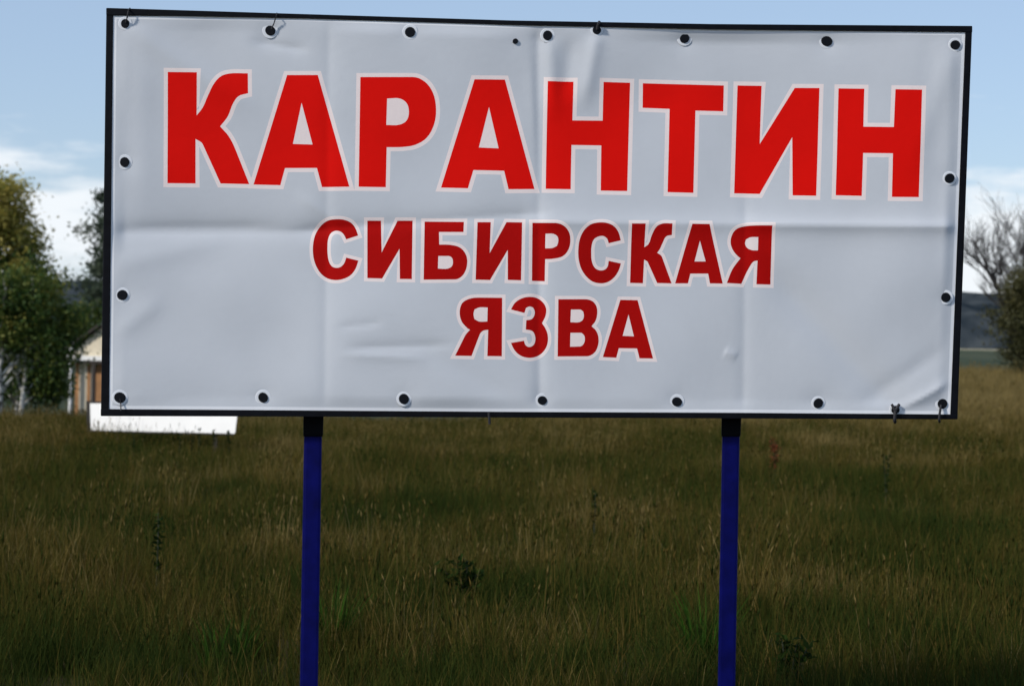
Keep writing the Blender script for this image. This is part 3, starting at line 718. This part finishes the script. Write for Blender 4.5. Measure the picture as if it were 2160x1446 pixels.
scl = rg.uniform(0.7, 1.25, N) * (1 + 0.12 * vnoise(pts, 0.8, 9)) * (1 + 0.35 * sstep(45, 84, dist)) * (0.72 + 0.28 * sstep(6.0, 8.5, dist))
wide = 1 + 1.2 * sstep(15, 60, dist)
me = bpy.data.meshes.new("meadow_grass"); me.vertices.add(N)
me.vertices.foreach_set('co', np.stack([pts[:, 0], pts[:, 1], z], -1).astype(np.float32).ravel())
a = me.attributes.new('idx', 'INT', 'POINT'); a.data.foreach_set('value', idx)
a = me.attributes.new('rot', 'FLOAT_VECTOR', 'POINT'); a.data.foreach_set('vector', np.stack([rg.normal(0, 0.08, N), rg.normal(0, 0.08, N), rg.uniform(0, 6.28, N)], -1).astype(np.float32).ravel())
a = me.attributes.new('scl', 'FLOAT_VECTOR', 'POINT'); a.data.foreach_set('vector', np.stack([scl * wide, scl * wide, scl], -1).astype(np.float32).ravel())
dry_ = -0.05 + 0.16 * sstep(16, 36, dist) + 0.55 * sstep(32, 48, dist) * sstep(0.0, 0.16, pts[:, 0] / dist)
a = me.attributes.new('dryness', 'FLOAT', 'POINT'); a.data.foreach_set('value', dry_.astype(np.float32))
grass = link("meadow_grass", me, grass_m); tag(grass, "tall dry brown and green meadow grass", "grass", kind='stuff')
ng = bpy.data.node_groups.new("scatter_grass", 'GeometryNodeTree')
ng.interface.new_socket('Geometry', in_out='INPUT', socket_type='NodeSocketGeometry'); ng.interface.new_socket('Geometry', in_out='OUTPUT', socket_type='NodeSocketGeometry')
gi, go = ng.nodes.new('NodeGroupInput'), ng.nodes.new('NodeGroupOutput')
ci = ng.nodes.new('GeometryNodeCollectionInfo'); ci.inputs['Collection'].default_value = gcol; ci.inputs['Separate Children'].default_value = True; ci.inputs['Reset Children'].default_value = True
ip = ng.nodes.new('GeometryNodeInstanceOnPoints'); ip.inputs['Pick Instance'].default_value = True
def nattr(nm, ty):
    q = ng.nodes.new('GeometryNodeInputNamedAttribute'); q.data_type = ty; q.inputs['Name'].default_value = nm; return q.outputs['Attribute']
L_ = ng.links
L_.new(gi.outputs[0], ip.inputs['Points']); L_.new(ci.outputs[0], ip.inputs['Instance']); L_.new(nattr('idx', 'INT'), ip.inputs['Instance Index'])
L_.new(nattr('rot', 'FLOAT_VECTOR'), ip.inputs['Rotation']); L_.new(nattr('scl', 'FLOAT_VECTOR'), ip.inputs['Scale']); L_.new(ip.outputs[0], go.inputs[0])
md = grass.modifiers.new("scatter", 'NODES'); md.node_group = ng

# ------------------------------------------------------------------ single weeds
weed_leaf = leaf_mat("weed_leaf", [(0.0, (0.012, 0.024, 0.006)), (0.5, (0.024, 0.044, 0.009)), (1.0, (0.035, 0.095, 0.010))], 0.25, spec=0.03, rough=0.9)
sorrel = leaf_mat("sorrel_heads", [(0.0, (0.10, 0.022, 0.012)), (1.0, (0.26, 0.07, 0.03))], 0.2, spec=0.03)
def weed(name, label, u, v, hgt, spread, nleaf, tint, seed, mat=weed_leaf, lsize=0.05, group=None, cat="weed", depth=None):
    """a leafy weed whose crown shows at photo pixel (u, v); it stands where that ray meets the meadow at crown height"""
    d = ray(u, v); y = 6.0 if depth is None else depth
    for _ in range(4000):
        p = CAM + d * y
        if p[2] <= float(terrain(p[0], p[1])) + hgt * 0.75 or depth: break
        y += 0.01
    base = np.array([p[0], p[1], float(terrain(p[0], p[1]))]); rg_ = np.random.default_rng(seed)
    paths = []; C = []
    for k in range(5 if spread > 0.06 else 2):
        a_ = rg_.uniform(0, 6.28); s_ = spread * rg_.uniform(0.2, 1); t = np.linspace(0, 1, 6)[:, None]
        P = np.concatenate([math.cos(a_) * s_ * t ** 1.5, math.sin(a_) * s_ * t ** 1.5, hgt * rg_.uniform(0.8, 1.05) * t], 1); paths.append((P, np.linspace(0.006, 0.002, 6)))
        m_ = nleaf // 2; f = rg_.uniform(0.35, 1, m_)
        C.append(np.stack([np.interp(f, t[:, 0], P[:, i_]) for i_ in range(3)], -1) + rg_.normal(size=(m_, 3)) * min(spread * 0.25, 0.02))
    V, L, s = tube_np(paths, 5); C = np.concatenate(C)
    lm = leaves_mesh("leaves", C, lsize, np.clip(tint + rg_.normal(size=len(C)) * 0.2, 0, 1), rg_, aspect=0.4)
    st = mesh_np("stems", V, L, s); bm = bmesh.new(); bm.from_mesh(st)
    k0 = len(bm.faces); bm.from_mesh(lm); bm.faces.ensure_lookup_table()
    for q in range(k0, len(bm.faces)): bm.faces[q].material_index = 1
    me_ = bpy.data.meshes.new(name); bm.to_mesh(me_); bm.free()
    o = link(name, me_, [mat_stem, mat]); o.location = base; tag(o, label, cat, group)
def clump(label, u, v, hgt, spread, nb, seed, tint=0.8):
    d = ray(u, v); y = 7.2
    for _ in range(4000):
        p = CAM + d * y
        if p[2] <= float(terrain(p[0], p[1])) + hgt * 0.55: break
        y += 0.01
    base = np.array([p[0], p[1], float(terrain(p[0], p[1]))]); rg_ = np.random.default_rng(seed)
    V, L, S_, T = [], [], [], []; off = 0
    for q in range(nb):
        a_ = rg_.uniform(0, 6.28); r_ = spread * rg_.uniform(0, 1) ** 0.5 * 0.5; x, y = r_ * math.cos(a_), r_ * math.sin(a_)
        h = hgt * rg_.uniform(0.5, 1.05); bd = rg_.uniform(0.1, 0.5) * h; b_ = a_ + rg_.normal() * 0.7; f_ = rg_.uniform(0, 3.14)
        for t, w_ in ((0, 1), (0.4, 0.9), (0.75, 0.6), (1, 0.08)):
            cx, cy = x + math.cos(b_) * bd * t * t, y + math.sin(b_) * bd * t * t; ww = w_ * 0.0045
            V += [(cx - math.cos(f_) * ww, cy - math.sin(f_) * ww, h * t - 0.02), (cx + math.cos(f_) * ww, cy + math.sin(f_) * ww, h * t - 0.02)]
        for j in range(3): L += [off + 2 * j, off + 2 * j + 1, off + 2 * j + 3, off + 2 * j + 2]; S_.append(4)
        T += [float(np.clip(tint + rg_.normal() * 0.15, 0, 1))] * 8; off += 8
    me_ = mesh_np("grass_clump", V, L, S_); at = me_.attributes.new('tint', 'FLOAT', 'POINT'); at.data.foreach_set('value', np.array(T, np.float32))
    o = link("grass_clump", me_, weed_leaf); o.location = base; tag(o, label, "grass clump")
mat_stem = simple("weed_stem", (0.03, 0.035, 0.012), 0.8, 0.3, 20)
weed("leafy_weed", "low dark green leafy weed in the meadow midway between the two navy posts", 985, 1215, 0.34, 0.13, 120, 0.3, 1)
weed("upright_weed", "slim dark upright weed in the meadow well left of the left navy post", 332, 1130, 0.55, 0.05, 60, 0.2, 2)
clump("fresh bright green grass clump close beside the right navy post", 1490, 1320, 0.46, 0.16, 110, 3, 0.85)
clump("fresh green grass clump just right of the left navy post", 702, 1290, 0.44, 0.14, 90, 4, 0.75)
clump("small green grass clump a little left of the left navy post", 480, 1345, 0.38, 0.22, 90, 5, 0.7)
weed("sorrel_plant", "reddish sorrel plant just right of the right navy post under the frame", 1637, 945, 0.55, 0.07, 90, 0.6, 6, sorrel, 0.04)
weed("upright_weed", "dark upright weed under the billboard's right half beyond the right post", 1870, 990, 0.6, 0.05, 70, 0.15, 7)
weed("upright_weed", "thin dark weed between the posts nearer the right post", 1255, 1050, 0.62, 0.035, 60, 0.15, 8)
weed("leafy_weed", "dark leafy weed low down right of the right navy post", 1665, 1385, 0.30, 0.09, 80, 0.35, 9)
for k, u in enumerate((284, 378, 404, 421, 449, 484)):
    weed("weed_stalk", "thin dark weed stalk standing up in front of the long white board", u, 893, (0.46, 0.40, 0.43, 0.52, 0.50, 0.42)[k], 0.03, 40, 0.15, 40 + k, lsize=0.05, depth=24.6 + 0.12 * (k % 3), group="weed stalks before the white board")
